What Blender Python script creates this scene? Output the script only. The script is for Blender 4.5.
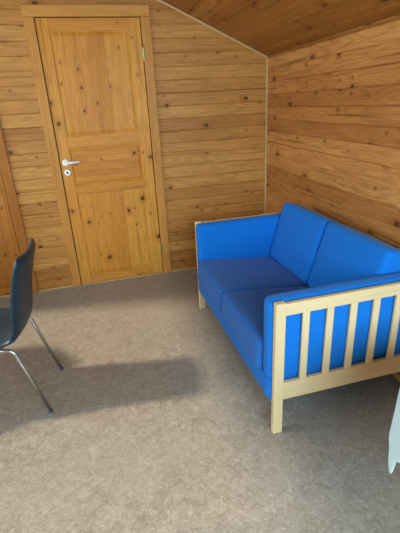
import bpy, bmesh, math, random
from mathutils import Vector, Matrix
random.seed(4)
for o in list(bpy.data.objects): bpy.data.objects.remove(o)
S = bpy.context.scene
COL = S.collection

# ---------------------------------------------------------------- camera
CAM = Vector((-1.4989, -3.3617, 1.4327)); YAW, PITCH, ROLL, F = .2449, .3902, -.0536, 398.22
cy, sy, cp, sp, cr, sr = math.cos(YAW), math.sin(YAW), math.cos(PITCH), math.sin(PITCH), math.cos(ROLL), math.sin(ROLL)
fwd = Vector((sy*cp, cy*cp, -sp)); rt = Vector((cy, -sy, 0)); up = rt.cross(fwd)
r2 = rt*cr + up*sr; u2 = -rt*sr + up*cr
cd = bpy.data.cameras.new('camera'); cam = bpy.data.objects.new('camera', cd); COL.objects.link(cam)
m = Matrix((r2, u2, -fwd)).transposed().to_4x4(); m.translation = CAM; cam.matrix_world = m
cd.sensor_fit = 'HORIZONTAL'; cd.sensor_width = 36; cd.lens = 36*F/400; cd.clip_start = .02
S.camera = cam
# ---------------------------------------------------------------- world, lights, exposure
S.view_settings.view_transform = 'Standard'; S.view_settings.look = 'None'
S.view_settings.exposure = 0.0; S.view_settings.gamma = 1.0; S.view_settings.use_curve_mapping = False
w = bpy.data.worlds.new('sky'); S.world = w; w.use_nodes = True
w.node_tree.nodes['Background'].inputs[0].default_value = (.72, .85, 1, 1)
w.node_tree.nodes['Background'].inputs[1].default_value = 1.0
def light(name, kind, loc, direction, energy, color, **k):
    d = bpy.data.lights.new(name, kind); d.energy = energy; d.color = color
    for a, b in k.items(): setattr(d, a, b)
    o = bpy.data.objects.new(name, d); COL.objects.link(o); o.location = loc
    o.rotation_euler = Vector(direction).to_track_quat('-Z', 'Y').to_euler(); return o
# low hazy sun through the window on the left, skylight at both windows
light('sun', 'SUN', (-8, 0, 5), (1, -.17, -1.07), 4.0, (1, .86, .68), angle=math.radians(5))
light('window_light_left', 'AREA', (-3.44, -1.65, 1.35), (1, 0, -.15), 54, (.66, .83, 1), shape='RECTANGLE', size=3.0, size_y=1.0)
light('window_light_rear', 'AREA', (-1.0, -4.66, 1.40), (0, 1, -.62), 135, (.58, .82, 1), shape='RECTANGLE', size=1.7, size_y=1.1)

# ---------------------------------------------------------------- helpers
def wpos(o):
    v = Vector((0, 0, 0))
    while o: v += o.location; o = o.parent
    return v
def obj(name, bm, mat, parent=None, world=True, smooth=False):
    if parent is not None and world: bmesh.ops.translate(bm, vec=-wpos(parent), verts=bm.verts)
    bmesh.ops.recalc_face_normals(bm, faces=bm.faces)
    me = bpy.data.meshes.new(name); bm.to_mesh(me); bm.free()
    for p in me.polygons: p.use_smooth = smooth
    me.materials.append(mat); o = bpy.data.objects.new(name, me); COL.objects.link(o)
    if parent is not None: o.parent = parent
    return o
def structure(o): o['kind'] = 'structure'; return o
def empty(name, loc, rz=0):
    o = bpy.data.objects.new(name, None); COL.objects.link(o); o.location = loc; o.rotation_euler = (0, 0, rz)
    o.empty_display_size = .1; return o
def tag(o, label, cat, group=None):
    o['label'] = label; o['category'] = cat
    if group: o['group'] = group
    return o
def box(bm, a, b, bev=0, seg=2):
    t = bmesh.new()
    x0, x1 = sorted((a[0], b[0])); y0, y1 = sorted((a[1], b[1])); z0, z1 = sorted((a[2], b[2]))
    vs = [t.verts.new((x, y, z)) for x in (x0, x1) for y in (y0, y1) for z in (z0, z1)]
    for f in ((0,1,3,2),(4,6,7,5),(0,4,5,1),(2,3,7,6),(0,2,6,4),(1,5,7,3)): t.faces.new([vs[i] for i in f])
    if bev: bmesh.ops.bevel(t, geom=t.edges[:], offset=bev, segments=seg, affect='EDGES', profile=.6)
    me = bpy.data.meshes.new('tmp'); t.to_mesh(me); t.free(); bm.from_mesh(me); bpy.data.meshes.remove(me)
    return bm
def B(a, b, bev=0, seg=2): return box(bmesh.new(), a, b, bev, seg)
def tube(bm, pts, r, n=12):
    pts = [Vector(p) for p in pts]; rings = []
    ref = None
    for i, p in enumerate(pts):
        d = (pts[min(i+1, len(pts)-1)] - pts[max(i-1, 0)]).normalized()
        if ref is None: ref = d.orthogonal().normalized()
        ref = (ref - d*ref.dot(d)).normalized(); s = d.cross(ref)
        rr = r[i] if isinstance(r, (list, tuple)) else r
        rings.append([bm.verts.new(p + (ref*math.cos(k*2*math.pi/n) + s*math.sin(k*2*math.pi/n))*rr) for k in range(n)])
    for a, b in zip(rings, rings[1:]):
        for k in range(n): bm.faces.new((a[k], a[(k+1) % n], b[(k+1) % n], b[k]))
    bm.faces.new(rings[0]); bm.faces.new(rings[-1]); return bm
def rounded_path(pts, r, n=7):
    pts = [Vector(p) for p in pts]; out = [pts[0]]
    for a, b, c in zip(pts, pts[1:], pts[2:]):
        p, q = b + (a-b).normalized()*r, b + (c-b).normalized()*r
        for i in range(n+1):
            t = i/n; out.append(p*(1-t)**2 + b*2*t*(1-t) + q*t*t)
    out.append(pts[-1]); return out
def pad(size, r, crown=(0, 0, 0), n=(16, 16, 16), taper=None):
    """upholstered block: rounded edges plus a slight crown on each pair of faces; centred"""
    h = Vector(size)/2; bm = bmesh.new(); V = {}
    def vert(i, j, k):
        if (i, j, k) in V: return V[i, j, k]
        u = [2*i/n[0]-1, 2*j/n[1]-1, 2*k/n[2]-1]
        # pack samples toward the edges
        u = [math.sin(c*math.pi/2)*.6 + c*.4 for c in u]
        p = Vector((u[0]*h[0], u[1]*h[1], u[2]*h[2]))
        q = Vector([max(-(h[a]-r), min(h[a]-r, p[a])) for a in range(3)])
        d = p - q
        if d.length > 1e-9: p = q + d.normalized()*min(r, d.length if sum(abs(c) > 1e-9 for c in d) < 2 else r)
        for a in range(3):
            b, c = (a+1) % 3, (a+2) % 3
            p[a] += math.copysign(1, u[a])*abs(u[a])**2*crown[a]*(1-u[b]**2)*(1-u[c]**2)
        if taper: p = taper(p, u)
        V[i, j, k] = bm.verts.new(p); return V[i, j, k]
    for a in range(3):
        b, c = (a+1) % 3, (a+2) % 3
        for side in (0, n[a]):
            for i in range(n[b]):
                for j in range(n[c]):
                    q = []
                    for di, dj in ((0,0),(1,0),(1,1),(0,1)):
                        k = [0, 0, 0]; k[a] = side; k[b] = i+di; k[c] = j+dj; q.append(vert(*k))
                    bm.faces.new(q)
    return bm
def xf(bm, loc=(0,0,0), rot=None):
    if rot is not None: bmesh.ops.transform(bm, matrix=rot.to_4x4(), verts=bm.verts)
    bmesh.ops.translate(bm, vec=loc, verts=bm.verts); return bm
def lathe(bm, prof, origin, axis, n=24):
    axis = Vector(axis).normalized(); a = axis.orthogonal().normalized(); b = axis.cross(a); rings = []
    for r, t in prof:
        rings.append([bm.verts.new(Vector(origin)+axis*t+(a*math.cos(k*2*math.pi/n)+b*math.sin(k*2*math.pi/n))*max(r, 1e-4)) for k in range(n)])
    for p, q in zip(rings, rings[1:]):
        for k in range(n): bm.faces.new((p[k], p[(k+1) % n], q[(k+1) % n], q[k]))
    bm.faces.new(rings[0]); bm.faces.new(rings[-1]); return bm

# ---------------------------------------------------------------- materials
class NT:
    def __init__(s, name):
        s.m = bpy.data.materials.new(name); s.m.use_nodes = True; s.t = s.m.node_tree; s.b = s.t.nodes['Principled BSDF']
    def n(s, kind, **k):
        x = s.t.nodes.new(kind)
        for a, b in k.items():
            if hasattr(x, a): setattr(x, a, b)
            else: s.put(x, a, b)
        return x
    def put(s, node, sock, v):
        i = node.inputs[sock]
        if isinstance(v, bpy.types.NodeSocket): s.t.links.new(v, i)
        else: i.default_value = v
    def math(s, op, a, b=None, c=None):
        x = s.t.nodes.new('ShaderNodeMath'); x.operation = op; s.put(x, 0, a)
        if b is not None: s.put(x, 1, b)
        if c is not None: s.put(x, 2, c)
        return x.outputs[0]
    def vec(s, x, y, z):
        c = s.t.nodes.new('ShaderNodeCombineXYZ'); s.put(c, 0, x); s.put(c, 1, y); s.put(c, 2, z); return c.outputs[0]
    def noise(s, v, scale, detail=4, rough=.5, dist=0):
        x = s.t.nodes.new('ShaderNodeTexNoise'); s.put(x, 'Vector', v); x.inputs['Scale'].default_value = scale
        x.inputs['Detail'].default_value = detail; x.inputs['Roughness'].default_value = rough; x.inputs['Distortion'].default_value = dist
        return x.outputs['Fac']
    def ramp(s, f, stops):
        x = s.t.nodes.new('ShaderNodeValToRGB'); s.put(x, 0, f); e = x.color_ramp.elements
        while len(e) < len(stops): e.new(.5)
        for a, (p, c) in zip(e, stops): a.position = p; a.color = (*c, 1) if len(c) == 3 else c
        return x.outputs[0]
    def mix(s, f, a, b, mode='MIX'):
        x = s.t.nodes.new('ShaderNodeMix'); x.data_type = 'RGBA'; x.blend_type = mode; s.put(x, 0, f)
        for i, v in ((6, a), (7, b)):
            if isinstance(v, bpy.types.NodeSocket): s.t.links.new(v, x.inputs[i])
            else: x.inputs[i].default_value = (*v, 1)
        return x.outputs[2]
    def smooth(s, v, a, b):
        x = s.t.nodes.new('ShaderNodeMapRange'); x.interpolation_type = 'SMOOTHSTEP'; s.put(x, 0, v)
        x.inputs[1].default_value = a; x.inputs[2].default_value = b; return x.outputs[0]
    def coords(s):
        tc = s.t.nodes.new('ShaderNodeTexCoord'); sp_ = s.t.nodes.new('ShaderNodeSeparateXYZ')
        s.t.links.new(tc.outputs['Object'], sp_.inputs[0]); return tc.outputs['Object'], sp_.outputs
    def done(s, color, rough=.5, spec=.5, bump=None, bstr=.2, bdist=.002):
        s.put(s.b, 'Base Color', color if isinstance(color, bpy.types.NodeSocket) else (*color, 1))
        s.put(s.b, 'Roughness', rough); s.put(s.b, 'Specular IOR Level', spec)
        if bump is not None:
            x = s.t.nodes.new('ShaderNodeBump'); s.put(x, 'Height', bump); x.inputs['Strength'].default_value = bstr
            x.inputs['Distance'].default_value = bdist; s.t.links.new(x.outputs[0], s.b.inputs['Normal'])
        return s.m

def pine(name, along, across, width, light, mid, dark, knots=.62, seed=0., phase=0., contrast=1., board_len=None, rough=.45):
    t = NT(name); _, c = t.coords(); third = 3-along-across
    al, ac, th = c[along], c[across], c[third]
    idx = t.math('FLOOR', t.math('ADD', t.math('DIVIDE', ac, width), phase))
    wn = t.n('ShaderNodeTexWhiteNoise', noise_dimensions='1D'); t.put(wn, 'W', t.math('ADD', idx, seed+.37)); rnd = wn.outputs['Value']
    if board_len:
        i2 = t.math('FLOOR', t.math('DIVIDE', t.math('ADD', al, t.math('MULTIPLY', rnd, 3.1)), board_len))
        w2 = t.n('ShaderNodeTexWhiteNoise', noise_dimensions='2D'); t.put(w2, 'Vector', t.vec(idx, i2, 0)); rnd = w2.outputs['Value']
    off = t.math('MULTIPLY', rnd, 37.)
    # knots: one candidate per cell, a share of them kept
    vo = t.n('ShaderNodeTexVoronoi', voronoi_dimensions='2D'); vo.inputs['Scale'].default_value = 1; vo.inputs['Randomness'].default_value = .75
    kv = t.vec(t.math('ADD', t.math('DIVIDE', al, .135), off), t.math('ADD', t.math('DIVIDE', ac, max(width, .07)), phase+seed*3.3), 0)
    nz = t.n('ShaderNodeTexNoise'); t.put(nz, 'Vector', kv); nz.inputs['Scale'].default_value = 6
    kv2 = t.n('ShaderNodeVectorMath', operation='MULTIPLY_ADD'); t.put(kv2, 0, nz.outputs['Color']); kv2.inputs[1].default_value = (.16, .16, 0); t.put(kv2, 2, kv)
    t.put(vo, 'Vector', kv2.outputs[0])
    ks = t.n('ShaderNodeSeparateColor'); t.put(ks, 0, vo.outputs['Color'])
    keep = t.math('GREATER_THAN', ks.outputs[0], knots)
    size = t.math('MULTIPLY_ADD', t.math('POWER', ks.outputs[1], 2.), .13, .045)
    kd = t.math('DIVIDE', vo.outputs['Distance'], size)
    core = t.math('MULTIPLY', t.math('SUBTRACT', 1, t.smooth(kd, .75, 1.25)), keep)
    halo = t.math('MULTIPLY', t.math('SUBTRACT', 1, t.smooth(kd, 1.0, 4.2)), keep)
    # growth rings, bent round the knots
    base = t.noise(t.vec(t.math('MULTIPLY_ADD', al, .9, off), t.math('MULTIPLY', ac, 7.), t.math('MULTIPLY', th, 7.)), 1.0, 2, .5)
    ph = t.math('ADD', t.math('MULTIPLY', base, 95.), t.math('MULTIPLY', halo, 5.))
    ring = t.math('MULTIPLY_ADD', t.math('SINE', ph), .5, .5)
    ring = t.math('POWER', ring, 2.2)
    fib = t.noise(t.vec(t.math('MULTIPLY_ADD', al, 3., off), t.math('MULTIPLY', ac, 160.), t.math('MULTIPLY', th, 160.)), 1.0, 3, .6)
    blotch = t.noise(t.vec(t.math('MULTIPLY_ADD', al, 1.6, off), t.math('MULTIPLY', ac, 9.), t.math('MULTIPLY', th, 3.)), 1.0, 3, .55)
    col = t.ramp(t.math('ADD', t.math('MULTIPLY', rnd, .42), t.math('MULTIPLY', blotch, .62)), [(.18, light), (.5, mid), (.88, dark)])
    col = t.mix(t.math('MULTIPLY', ring, (.20*contrast)), col, tuple(v*.45 for v in dark), 'MIX')
    col = t.mix(t.math('MULTIPLY', t.smooth(fib, .42, .70), .34*contrast), col, tuple(v*.6 for v in dark))
    streak = t.noise(t.vec(t.math('MULTIPLY_ADD', al, .9, off), t.math('MULTIPLY', ac, 38.), 0.), 1.0, 2, .5)
    col = t.mix(t.math('MULTIPLY', t.smooth(streak, .58, .74), .55*contrast), col, tuple(v*.5 for v in dark))
    col = t.mix(t.math('MULTIPLY', halo, .42), col, (dark[0]*.75, dark[1]*.6, dark[2]*.5))
    col = t.mix(t.math('MULTIPLY', core, .88), col, (.085, .030, .010))
    return t.done(col, rough, .2, t.math('ADD', fib, t.math('MULTIPLY', ring, .4)), .12, .001)

L1, M1, D1 = (.66, .40, .165), (.56, .31, .115), (.42, .205, .066)
wall_l, wall_m, wall_d = (.70, .345, .088), (.56, .25, .055), (.36, .135, .027)
BW = .0945
pine_back = pine('pine_boards_back', 0, 2, BW, wall_l, wall_m, wall_d, .76, 1., 0., 1.2, None)
pine_right = pine('pine_boards_right', 1, 2, BW, (.74, .345, .098), (.58, .240, .060), (.36, .125, .028), .72, 5., .5, 1.3, None)
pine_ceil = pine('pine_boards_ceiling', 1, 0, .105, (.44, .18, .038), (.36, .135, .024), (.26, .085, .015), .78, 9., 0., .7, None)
door_l, door_m, door_d = (.74, .345, .052), (.66, .27, .034), (.53, .185, .020)
pine_v = pine('pine_door_upright', 2, 0, .112, door_l, door_m, door_d, .66, 14., .2, .95)
pine_h = pine('pine_door_crosswise', 0, 2, .12, door_l, door_m, door_d, .66, 17., .3, .95)
pine_case = pine('pine_casing', 2, 0, .5, (.63, .29, .058), (.55, .23, .041), (.45, .17, .028), .80, 11., .1, .6)
pine_case_h = pine('pine_casing_head', 0, 2, .5, (.63, .29, .058), (.55, .23, .041), (.45, .17, .028), .85, 12., .1, .6)
pine_trim = pine('pale_trim', 0, 2, .5, (.62, .40, .17), (.58, .36, .15), (.52, .31, .12), .95, 2., .1, .3)
birch = pine('pale_beech', 2, 0, .6, (.74, .58, .325), (.70, .54, .29), (.65, .49, .25), 1.1, 21., .1, .22, rough=.38)
birch_x = pine('pale_beech_lengthwise', 0, 2, .6, (.74, .58, .325), (.70, .54, .29), (.65, .49, .25), 1.1, 23., .1, .22, rough=.38)
birch_y = pine('pale_beech_crosswise', 1, 2, .6, (.74, .58, .325), (.70, .54, .29), (.65, .49, .25), 1.1, 25., .1, .22, rough=.38)

def mat_floor():
    t = NT('marbled_linoleum'); v, c = t.coords()
    a = t.noise(v, 3.2, 5, .6, .4); b = t.noise(v, 24, 6, .72, 1.4); f = t.noise(v, 70, 4, .65, 2.5); g = t.noise(v, 42, 3, .6, 3.5)
    col = t.ramp(b, [(.30, (.165, .140, .104)), (.5, (.258, .228, .174)), (.70, (.36, .325, .258))])
    col = t.mix(t.math('MULTIPLY', t.smooth(a, .4, .7), .35), col, (.31, .275, .225))
    col = t.mix(t.math('MULTIPLY', t.smooth(f, .55, .63), .5), col, (.115, .095, .074))
    col = t.mix(t.math('MULTIPLY', t.smooth(g, .57, .65), .42), col, (.52, .48, .41))
    return t.done(col, t.math('MULTIPLY_ADD', b, .12, .24), .65, b, .08, .002)
M_FLOOR = mat_floor()
def mat_fabric(name, col, col2, scale=700, bs=.25):
    t = NT(name); v, c = t.coords()
    n = t.noise(v, scale, 2, .6); a = t.noise(v, 5, 3, .5)
    k = t.mix(t.math('MULTIPLY', n, .5), col, col2); k = t.mix(t.math('MULTIPLY', t.smooth(a, .4, .7), .12), k, tuple(x*1.15 for x in col))
    m = t.done(k, .9, .12, n, bs, .001); t.b.inputs['Sheen Weight'].default_value = .12
    t.b.inputs['Sheen Tint'].default_value = (.8, .85, 1, 1); return m
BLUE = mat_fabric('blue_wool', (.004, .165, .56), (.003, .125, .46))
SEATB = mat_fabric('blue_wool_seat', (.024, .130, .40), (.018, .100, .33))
CLOTH = mat_fabric('pale_aqua_cloth', (.70, .92, .90), (.64, .87, .86), 900, .15)
def plain(name, col, rough, spec=.5, metal=0, bump=0, scale=300):
    t = NT(name); v, c = t.coords(); n = t.noise(v, scale, 3, .6)
    t.b.inputs['Metallic'].default_value = metal
    return t.done(t.mix(t.math('MULTIPLY', n, .25), col, tuple(x*.8 for x in col)), rough, spec, n, bump, .001)
WHITE = plain('white_enamel', (.90, .86, .76), .35)
STEEL = plain('brushed_steel', (.62, .62, .60), .28, .5, 1)
BRASS = plain('aged_brass', (.35, .33, .16), .4, .5, 1)
BLACK = plain('keyhole_black', (.01, .01, .012), .6)
LEATHER = plain('dark_navy_leather', (.008, .028, .042), .42, .45, 0, .12, 260)
RUBBER = plain('grey_foot_cap', (.05, .055, .06), .6)
FRAMEW = plain('white_window_paint', (.75, .74, .70), .4)
TABLEW = plain('light_table_wood', (.55, .38, .2), .45)
GAP = plain('shadow_gap_lining', (.12, .06, .025), .8)

# ---------------------------------------------------------------- room shell
PHI = -.0343; HC = 1.7505; SL = .4557; LEFTX = -3.4; REAR = -4.7; LH = 2.03
def boarded(length, height, w, phase=0, groove=.0065, depth=.0055):
    """profile of tongue-and-groove boards in (s, t): boards stacked along t, groove cut back by depth"""
    bm = bmesh.new(); prof = []; k0 = math.floor(phase)
    t = -phase*w
    while t < height:
        prof += [(t, -depth), (t+groove, 0), (t+w-groove*.6, 0)]; t += w
    prof = [(max(0, a), d) for a, d in prof if a <= height and a >= -w] + [(height, 0)]
    pr = [prof[0]]
    for p in prof[1:]:
        if p[0] > pr[-1][0]+1e-6: pr.append(p)
    rows = [(bm.verts.new((0, d, a)), bm.verts.new((length, d, a))) for a, d in pr]
    for p, q in zip(rows, rows[1:]): bm.faces.new((p[0], p[1], q[1], q[0]))
    return bm
def cut(bm, co, no, clear=False):
    bmesh.ops.bisect_plane(bm, geom=bm.verts[:]+bm.edges[:]+bm.faces[:], plane_co=co, plane_no=no, clear_outer=clear)
D1 = (-1.7403, -1.0094); D2 = (-2.758-.0, -2.0265-.0)
D2 = (-2.1+.0714-.0714-.7309, -2.1714)    # second door leaf, its casing edge at x = -2.10
OPEN = .012
def holes(bm, hs, axis):
    for a0, a1, z0, z1 in hs:
        for a in (a0, a1): cut(bm, (a, 0, 0) if axis == 0 else (0, a, 0), (1, 0, 0) if axis == 0 else (0, 1, 0))
        for z in (z0, z1): cut(bm, (0, 0, z), (0, 0, 1))
    kill = []
    for f in bm.faces:
        c = f.calc_center_median(); a = c[axis]
        if any(a0 < a < a1 and z0 < c.z < z1 for a0, a1, z0, z1 in hs): kill.append(f)
    bmesh.ops.delete(bm, geom=kill, context='FACES')

bm = B((LEFTX-.2, .1, -.06), (.15, REAR-.1, 0)); structure(obj('floor', bm, M_FLOOR))
# back wall (y = 0), gable shaped, two door openings
bm = boarded(-LEFTX+.1, 3.5, BW, 0)
xf(bm, (0, 0, 0), Matrix.Rotation(math.pi, 3, 'Z')); 
for v in bm.verts: v.co.y = -v.co.y
for v in bm.verts: v.co.y *= -1
xf(bm, (.02, 0, 0))
holes(bm, [(D1[0]-OPEN, D1[1]+OPEN, -1, LH+OPEN), (D2[0]-OPEN, D2[1]+OPEN, -1, LH+OPEN)], 0)
def gable(bm):
    for v in bm.verts: pass
    cut(bm, (0, 0, HC+.01), (SL, 0, 1), True)
gable(bm); structure(obj('wall_back', bm, pine_back))
rot = Matrix.Rotation(PHI, 3, 'Z')
# right wall, turned two degrees in
bm = boarded(4.9, HC+.01, BW, .5); xf(bm, (0, 0, 0), Matrix.Rotation(-math.pi/2, 3, 'Z'))
o = structure(obj('wall_right', bm, pine_right)); o.rotation_euler.z = PHI
# ceiling slopes
def slope_mesh(x0, z0, x1, z1):
    L = math.hypot(x1-x0, z1-z0); b = boarded(5.0, L, .105, .2)
    out = []
    for v in b.verts:
        y, d, s = v.co.x, v.co.y, v.co.z; t = s/L
        nx, nz = -(z1-z0)/L, (x1-x0)/L
        if nz > 0: nx, nz = -nx, -nz
        v.co = (x0+(x1-x0)*t + nx*d, .1-y, z0+(z1-z0)*t + nz*d)
    return b
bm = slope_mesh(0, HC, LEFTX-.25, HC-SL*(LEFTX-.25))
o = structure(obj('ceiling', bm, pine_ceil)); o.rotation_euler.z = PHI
# left wall and rear wall, each with a window
WL = (-3.20, -.12, .85, 2.75); WR = (-2.15, -.35, .85, 2.05)
bm = boarded(5.0, HC-SL*LEFTX+.03, BW, .3); xf(bm, (LEFTX, .1, 0), Matrix.Rotation(-math.pi/2, 3, 'Z'))
holes(bm, [WL], 1); structure(obj('wall_left', bm, pine_right))
bm = boarded(3.75, 3.5, BW, .6); xf(bm, (LEFTX-.15, REAR, 0)); holes(bm, [WR], 0); gable(bm); structure(obj('wall_rear', bm, pine_back))
def window(name, axis, plane, a0, a1, z0, z1, mull):
    def P(a, d, z): return (plane+d, a, z) if axis == 1 else (a, plane+d, z)
    r = structure(empty(name, P((a0+a1)/2, 0, z0)))
    bm = bmesh.new(); s = .05
    box(bm, P(a0, -.06, z0), P(a1, .015, z0+s), .003); box(bm, P(a0, -.06, z1-s), P(a1, .015, z1), .003)
    box(bm, P(a0, -.06, z0), P(a0+s, .015, z1), .003); box(bm, P(a1-s, -.06, z0), P(a1, .015, z1), .003)
    for k in range(1, mull): c = a0+(a1-a0)*k/mull; box(bm, P(c-.02, -.05, z0), P(c+.02, .01, z1), .003)
    obj('window_frame', bm, FRAMEW, r)
    obj('window_sill', B(P(a0-.05, -.04, z0-.03), P(a1+.05, .06, z0), .004), FRAMEW, r)
window('window_1', 1, LEFTX, *WL, 3); window('window_2', 0, REAR, *WR, 2)
# thin pale mouldings
structure(obj('baseboard_back', box(box(box(bmesh.new(), (-.02, 0, 0), (D1[1]+.0714, -.014, .014), .003), (D1[0]-.0714, 0, 0), (D2[1]+.0714, -.014, .014), .003), (D2[0]-.0714, 0, 0), (LEFTX, -.014, .014), .003), pine_trim))
o = structure(obj('baseboard_right', B((0, 0, 0), (-.020, -4.6, .018), .003), birch_y)); o.rotation_euler.z = PHI
structure(obj('trim_1', B((.0, 0, 0), (-.014, -.014, HC), .004), pine_trim))
bm = bmesh.new(); ang = math.atan(SL)
box(bm, (0, 0, -.016), (LEFTX/math.cos(ang), -.012, -.002), .003); xf(bm, (0, 0, HC), Matrix.Rotation(ang, 3, 'Y'))
structure(obj('trim_2', bm, pine_trim))
o = structure(obj('trim_3', B((.0, 0, HC-.014), (-.012, -4.6, HC-.002), .003), pine_ceil)); o.rotation_euler.z = PHI

# ---------------------------------------------------------------- doors
dk = ((.55, .22, .038), (.46, .17, .026), (.34, .11, .016))
DV, DH, DC_ = pine_v, pine_h, pine_case
DV2 = pine('red_pine_upright', 2, 0, .112, *dk, .72, 31., .2, .75); DH2 = pine('red_pine_crosswise', 0, 2, .12, *dk, .7, 37., .2, .75)
def door(name, x0, x1, handle):
    pine_v, pine_h, pine_case = (DV, DH, DC_) if handle else (DV2, DH2, DV2)
    r = structure(empty(name, ((x0+x1)/2, 0, 0)))
    g = .004; a, b, top = x0+g, x1-g, LH-g; fy, by = -.004, .034; bot = .012
    fx = lambda v: x0 + (v+1.7403)*(x1-x0)/(D1[1]-D1[0]) if handle else x1 - (v+1.7403)*(x1-x0)/(D1[1]-D1[0])
    p0, p1 = sorted((fx(-1.655), fx(-1.100)))
    for u, v in ((a, p0), (p1, b)): obj('stile', B((u, fy, bot), (v, by, top), .0025), pine_v, r)
    for u, v in ((1.945, top), (1.150, 1.240), (.795, .862), (bot, .082)): obj('rail', B((p0, fy, u), (p1, by, v), .0025), pine_h, r)
    for u, v, mt in ((1.240, 1.945, pine_v), (.862, 1.150, pine_h), (.082, .795, pine_v)):
        bm = B((p0, .007, u), (p1, by-.004, v))
        box(bm, (p0+.028, .001, u+.028), (p1-.028, .0075, v-.028), .0)
        # bevel the raised field into the flat margin
        for vt in bm.verts:
            if abs(vt.co.y-.0075) < 1e-5:
                vt.co.x += math.copysign(.022, vt.co.x-(p0+p1)/2); vt.co.z += math.copysign(.022, vt.co.z-(u+v)/2)
        obj('panel', bm, mt, r)
    cw, ct = .0714, .0714
    for u, v in ((x0-cw, x0-.001), (x1+.001, x1+cw)): obj('casing', B((u, .0, 0), (v, -.018, LH), .004), pine_case, r)
    obj('casing', B((x0-cw, .0, LH+.0005), (x1+cw, -.018, LH+ct), .004), pine_case_h, r)
    bm = bmesh.new()
    box(bm, (x0-OPEN-.01, .002, 0), (x0-.0005, .09, LH)); box(bm, (x1+.0005, .002, 0), (x1+OPEN+.01, .09, LH)); box(bm, (x0-OPEN-.01, .002, LH+.0005), (x1+OPEN+.01, .09, LH+.02))
    box(bm, (x0, .036, 0), (x1, .05, LH))
    obj('jamb', bm, GAP, r)
    obj('threshold', B((x0, -.016, 0), (x1, .05, .010), .003), pine_trim, r)
    hx = x1-.003 if handle else x0+.003
    hx = x1 + .002 if handle else x1+.002
    if handle:
        hin = [1.787, .243]
        for z in hin:
            bm = tube(bmesh.new(), [(hx, -.016, z-.045), (hx, -.016, z+.045)], .008, 14); tube(bm, [(hx, -.016, z+.045), (hx, -.016, z+.055)], [.009, .004], 14)
            obj('hinge', bm, BRASS, r)['label'] = 'aged brass hinge'
        X, Z = -1.697, 1.049
        h = obj('handle', lathe(bmesh.new(), [(.0, 0), (.026, 0), (.026, -.006), (.022, -.010), (.011, -.012), (.010, -.045), (.0, -.045)], (X, fy, Z), (0, 1, 0), 28), WHITE, r, smooth=False)
        h['label'] = 'white round door handle rose'
        pts = rounded_path([(X-.006, fy-.045, Z), (X+.03, fy-.047, Z+.001), (X+.112, fy-.040, Z+.004)], .02)
        bm = tube(bmesh.new(), pts, [.0105]*(len(pts)-1)+[.0085], 16)
        obj('lever', bm, WHITE, h, smooth=True)
        e = obj('escutcheon', lathe(bmesh.new(), [(.0, 0), (.025, 0), (.025, -.005), (.021, -.009), (.0, -.009)], (X+.002, fy, .973), (0, 1, 0), 28), WHITE, r)
        e['label'] = 'white round keyhole plate'
        bm = lathe(bmesh.new(), [(0, 0), (.0065, 0), (.0065, -.002), (0, -.002)], (X+.002, fy-.0085, .977), (0, 1, 0), 14); box(bm, (X-.002, fy-.0105, .962), (X+.006, fy-.008, .976))
        obj('keyhole', bm, BLACK, e)
    return r
door('door_1', D1[0], D1[1], True)
door('door_2', D2[0], D2[1], False)

# ---------------------------------------------------------------- sofa
XF, YN, YF, PH = -.873, -2.077, -.765, .674
XB = -.100
sofa = tag(empty('sofa', ((XF+XB)/2, (YN+YF)/2, 0)), 'two-seat sofa with blue upholstery and a pale slatted wooden frame', 'sofa')
def arm(yo, inward):
    """yo: outer plane, inward: +1 when the sofa lies towards +y"""
    T = .030; y0, y1 = yo, yo+inward*T
    for x0 in (XF, XB-.045):
        obj('post', B((x0, y0, 0), (x0+.045, y1, PH), .006, 3), birch, sofa)
    e = inward*.004
    obj('arm_rail', B((XF+.044, y0+e, .613), (XB-.044, y1-e, .668), .004), birch_x, sofa)
    obj('lower_rail', B((XF+.044, y0+e, .186), (XB-.044, y1-e, .277), .004), birch_x, sofa)
    for k in range(5):
        xc = -.7315+.1135*k
        obj('slat', B((xc-.0165, y0+e*2, .275), (xc+.0165, y1-e*2, .615), .003), birch, sofa)
    pt = .671 if inward > 0 else .672; xo = 0 if inward > 0 else .004; h = pt-.27; d = .088; ln = (XB-.01)-(XF-.012+xo)
    bm = pad((ln, d, h), .030, (0, .005, .003), (24, 8, 14))
    xf(bm, (XF-.012+xo+ln/2, y1+inward*(d/2+.001), .27+h/2))
    obj('arm_pad', bm, BLUE, sofa, smooth=True)
arm(YN, 1); arm(YF, -1)
iy0, iy1 = YN+.030+.09, YF-.030-.09
# fabric-covered seat base
xfb = XF-.008
bm = pad((XB-.03-xfb, YF-YN-.068, .115), .012, (0, 0, 0), (12, 12, 6)); xf(bm, ((XB-.03+xfb)/2, (YF+YN)/2, .165+.0575))
obj('seat_base', bm, BLUE, sofa, smooth=True)
obj('rear_rail', B((XB-.04, YN+.03, .14), (XB-.012, YF-.03, .19), .004), birch_y, sofa)
ym = -1.405
for a, b in ((iy0, ym), (ym, iy1)):
    a -= .004 if a == iy0 else 0; b += .004 if b == iy1 else 0
    L = .60
    def tp(p, u):
        return p
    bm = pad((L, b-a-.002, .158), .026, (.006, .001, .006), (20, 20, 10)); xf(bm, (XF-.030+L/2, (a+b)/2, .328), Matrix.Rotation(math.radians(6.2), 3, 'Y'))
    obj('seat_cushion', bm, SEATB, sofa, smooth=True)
yb = -1.424
for a, b in ((iy0, yb), (yb, iy1)):
    bm = pad((.125, b-a-.002, .40), .026, (.010, .001, .004), (10, 20, 18))
    xf(bm, (-.258, (a+b)/2, .568), Matrix.Rotation(math.radians(16), 3, 'Y'))
    obj('back_cushion', bm, BLUE, sofa, smooth=True)
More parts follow.
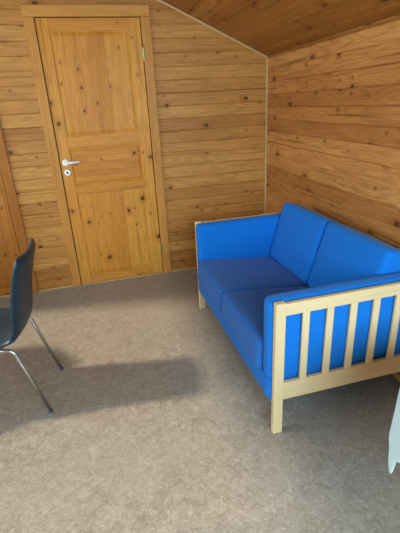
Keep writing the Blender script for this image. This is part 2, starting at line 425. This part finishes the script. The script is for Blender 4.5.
# wooden back: top rail, slats (seen only from aside)
obj('back_rail', B((XB-.026, YN+.03, .60), (XB-.004, YF-.03, .655), .004), birch_y, sofa)

# ---------------------------------------------------------------- chair
TH = -.0934
chair = tag(empty('chair', (-2.099, -1.386, 0), TH), 'dark navy leather chair on thin steel legs, cut off by the left edge', 'chair')
def shell():
    P = [(-.275, .395), (-.262, .425), (-.22, .438), (-.12, .432), (.0, .424), (.08, .420), (.125, .428), (.158, .455), (.172, .50), (.182, .56), (.198, .64), (.222, .73), (.246, .80), (.256, .83)]
    P = [Vector((x, 0, z)) for x, z in P]
    pts = []
    for i in range(len(P)-1):
        p0, p1, p2, p3 = P[max(i-1, 0)], P[i], P[i+1], P[min(i+2, len(P)-1)]
        for k in range(4):
            t = k/4; pts.append(.5*((2*p1)+(p2-p0)*t+(2*p0-5*p1+4*p2-p3)*t*t+(3*p1-p0-3*p2+p3)*t**3))
    pts.append(P[-1]); n = len(pts); m_ = 16; bm = bmesh.new(); F_, R_ = [], []
    for i, p in enumerate(pts):
        d = (pts[min(i+1, n-1)]-pts[max(i-1, 0)]).normalized(); nr = Vector((d.z, 0, -d.x))   # outward: below / behind
        t = i/(n-1); hw = .205 + .012*math.sin(math.pi*min(1, t*1.8)) - .02*t
        e = min(t, 1-t)*n; 
        if e < 5: hw -= .045*(1-math.sqrt(max(0, 1-(1-e/5)**2)))
        f, r = [], []
        for j in range(m_+1):
            s = -1+2*j/m_; s = math.sin(s*math.pi/2)*.5+s*.5
            th = .017*math.sqrt(max(0, 1-abs(s)**6)) * (1 if 2 < i < n-3 else (.4+.2*min(i, n-1-i)))
            bow = nr*(-.022*s*s*(1 if t > .5 else .5))          # edges wrap forward
            c = p + Vector((0, s*hw, 0)) + bow
            f.append(bm.verts.new(c - nr*th)); r.append(bm.verts.new(c + nr*th))
        F_.append(f); R_.append(r)
    for g in (F_, R_):
        for i in range(n-1):
            for j in range(m_): bm.faces.new((g[i][j], g[i+1][j], g[i+1][j+1], g[i][j+1]))
    for i in range(n-1):
        for j in (0, m_): bm.faces.new((F_[i][j], F_[i+1][j], R_[i+1][j], R_[i][j]))
    for i in (0, n-1):
        for j in range(m_): bm.faces.new((F_[i][j], F_[i][j+1], R_[i][j+1], R_[i][j]))
    bmesh.ops.remove_doubles(bm, verts=bm.verts, dist=.0004)
    return bm
o = obj('seat_shell', shell(), LEATHER, chair, world=False, smooth=True)
md = o.modifiers.new('round', 'SUBSURF'); md.levels = 1; md.render_levels = 1
for s in (-1, 1):
    for fx_, hx_ in ((.232, .125), (-.245, -.19)):
        pts = rounded_path([(0, s*.165, .388), (hx_, s*.172, .388), (fx_, s*.182, .008)], .035)
        lg = obj('leg', tube(bmesh.new(), pts, .0085, 14), STEEL, chair, world=False, smooth=True)
        cap = lathe(bmesh.new(), [(0, 0), (.011, 0), (.011, .016), (.009, .018), (0, .018)], (fx_, s*.182, 0), (0, 0, 1), 14)
        obj('foot_cap', cap, RUBBER, lg, world=False)
for x in (-.11, .07):
    obj('cross_bar', tube(bmesh.new(), [(x, -.166, .388), (x, .166, .388)], .008, 12), STEEL, chair, world=False, smooth=True)

# ---------------------------------------------------------------- small table outside the frame with a cloth whose corner hangs in view
TC, TR, TZ = (-.480, -2.780), .30, .58
tb = tag(empty('side_table', (TC[0], TC[1], 0)), 'small round pedestal table under the pale aqua cloth, beside the sofa', 'table')
obj('tabletop', lathe(bmesh.new(), [(0, TZ-.022), (TR-.01, TZ-.022), (TR, TZ-.012), (TR, TZ-.004), (TR-.004, TZ), (0, TZ)], (*TC, 0), (0, 0, 1), 48), TABLEW, tb)
obj('pedestal', lathe(bmesh.new(), [(0, .02), (.04, .02), (.03, .06), (.022, .12), (.022, .50), (.05, TZ-.022), (0, TZ-.022)], (*TC, 0), (0, 0, 1), 24), TABLEW, tb)
obj('foot_plate', lathe(bmesh.new(), [(0, 0), (.14, 0), (.14, .012), (.12, .022), (0, .022)], (*TC, 0), (0, 0, 1), 40), TABLEW, tb)
def cloth():
    bm = bmesh.new(); N = 360; M_ = 16; rows = []; t0 = math.radians(148)
    for j in range(M_+1):
        row = []; f = j/M_
        for k in range(N):
            th = 2*math.pi*k/N; d = (th-t0) % (math.pi/2); d = min(d, math.pi/2-d)     # angle from the nearest corner
            drop = .098 + .008*math.sin(th*9+1) + .105*math.exp(-(d*TR/.062)**2) + .055*math.exp(-(d*TR/.026)**6)
            rad = TR+.003 + f*(-.002 + .012*math.sin(th*16)*min(1, d/.2))
            row.append(bm.verts.new((TC[0]+rad*math.cos(th), TC[1]+rad*math.sin(th), TZ+.003-drop*f)))
        rows.append(row)
    for a, b in zip(rows, rows[1:]):
        for k in range(N): bm.faces.new((a[k], a[(k+1) % N], b[(k+1) % N], b[k]))
    bm.faces.new(rows[0])
    return bm
o = obj('tablecloth', cloth(), CLOTH, smooth=True)
tag(o, 'pale aqua cloth whose narrow hanging corner shows at the right edge', 'cloth')
md = o.modifiers.new('thickness', 'SOLIDIFY'); md.thickness = .002; md.offset = 1

# ---------------------------------------------------------------- unseen round table, added left of frame to shade the floor by the chair
DC, DR, DZ = (-2.83, -1.17), .40, .73
dt = tag(empty('unseen_shade_table', (DC[0], DC[1], 0)), 'unseen small round table added to shade the floor by the navy chair', 'table')
obj('tabletop', lathe(bmesh.new(), [(0, DZ-.025), (DR-.012, DZ-.025), (DR, DZ-.014), (DR, DZ-.004), (DR-.004, DZ), (0, DZ)], (*DC, 0), (0, 0, 1), 56), TABLEW, dt)
obj('pedestal', lathe(bmesh.new(), [(0, .02), (.05, .02), (.035, .08), (.03, .60), (.07, DZ-.025), (0, DZ-.025)], (*DC, 0), (0, 0, 1), 24), STEEL, dt)
obj('foot_plate', lathe(bmesh.new(), [(0, 0), (.24, 0), (.24, .012), (.20, .022), (0, .022)], (*DC, 0), (0, 0, 1), 40), STEEL, dt)
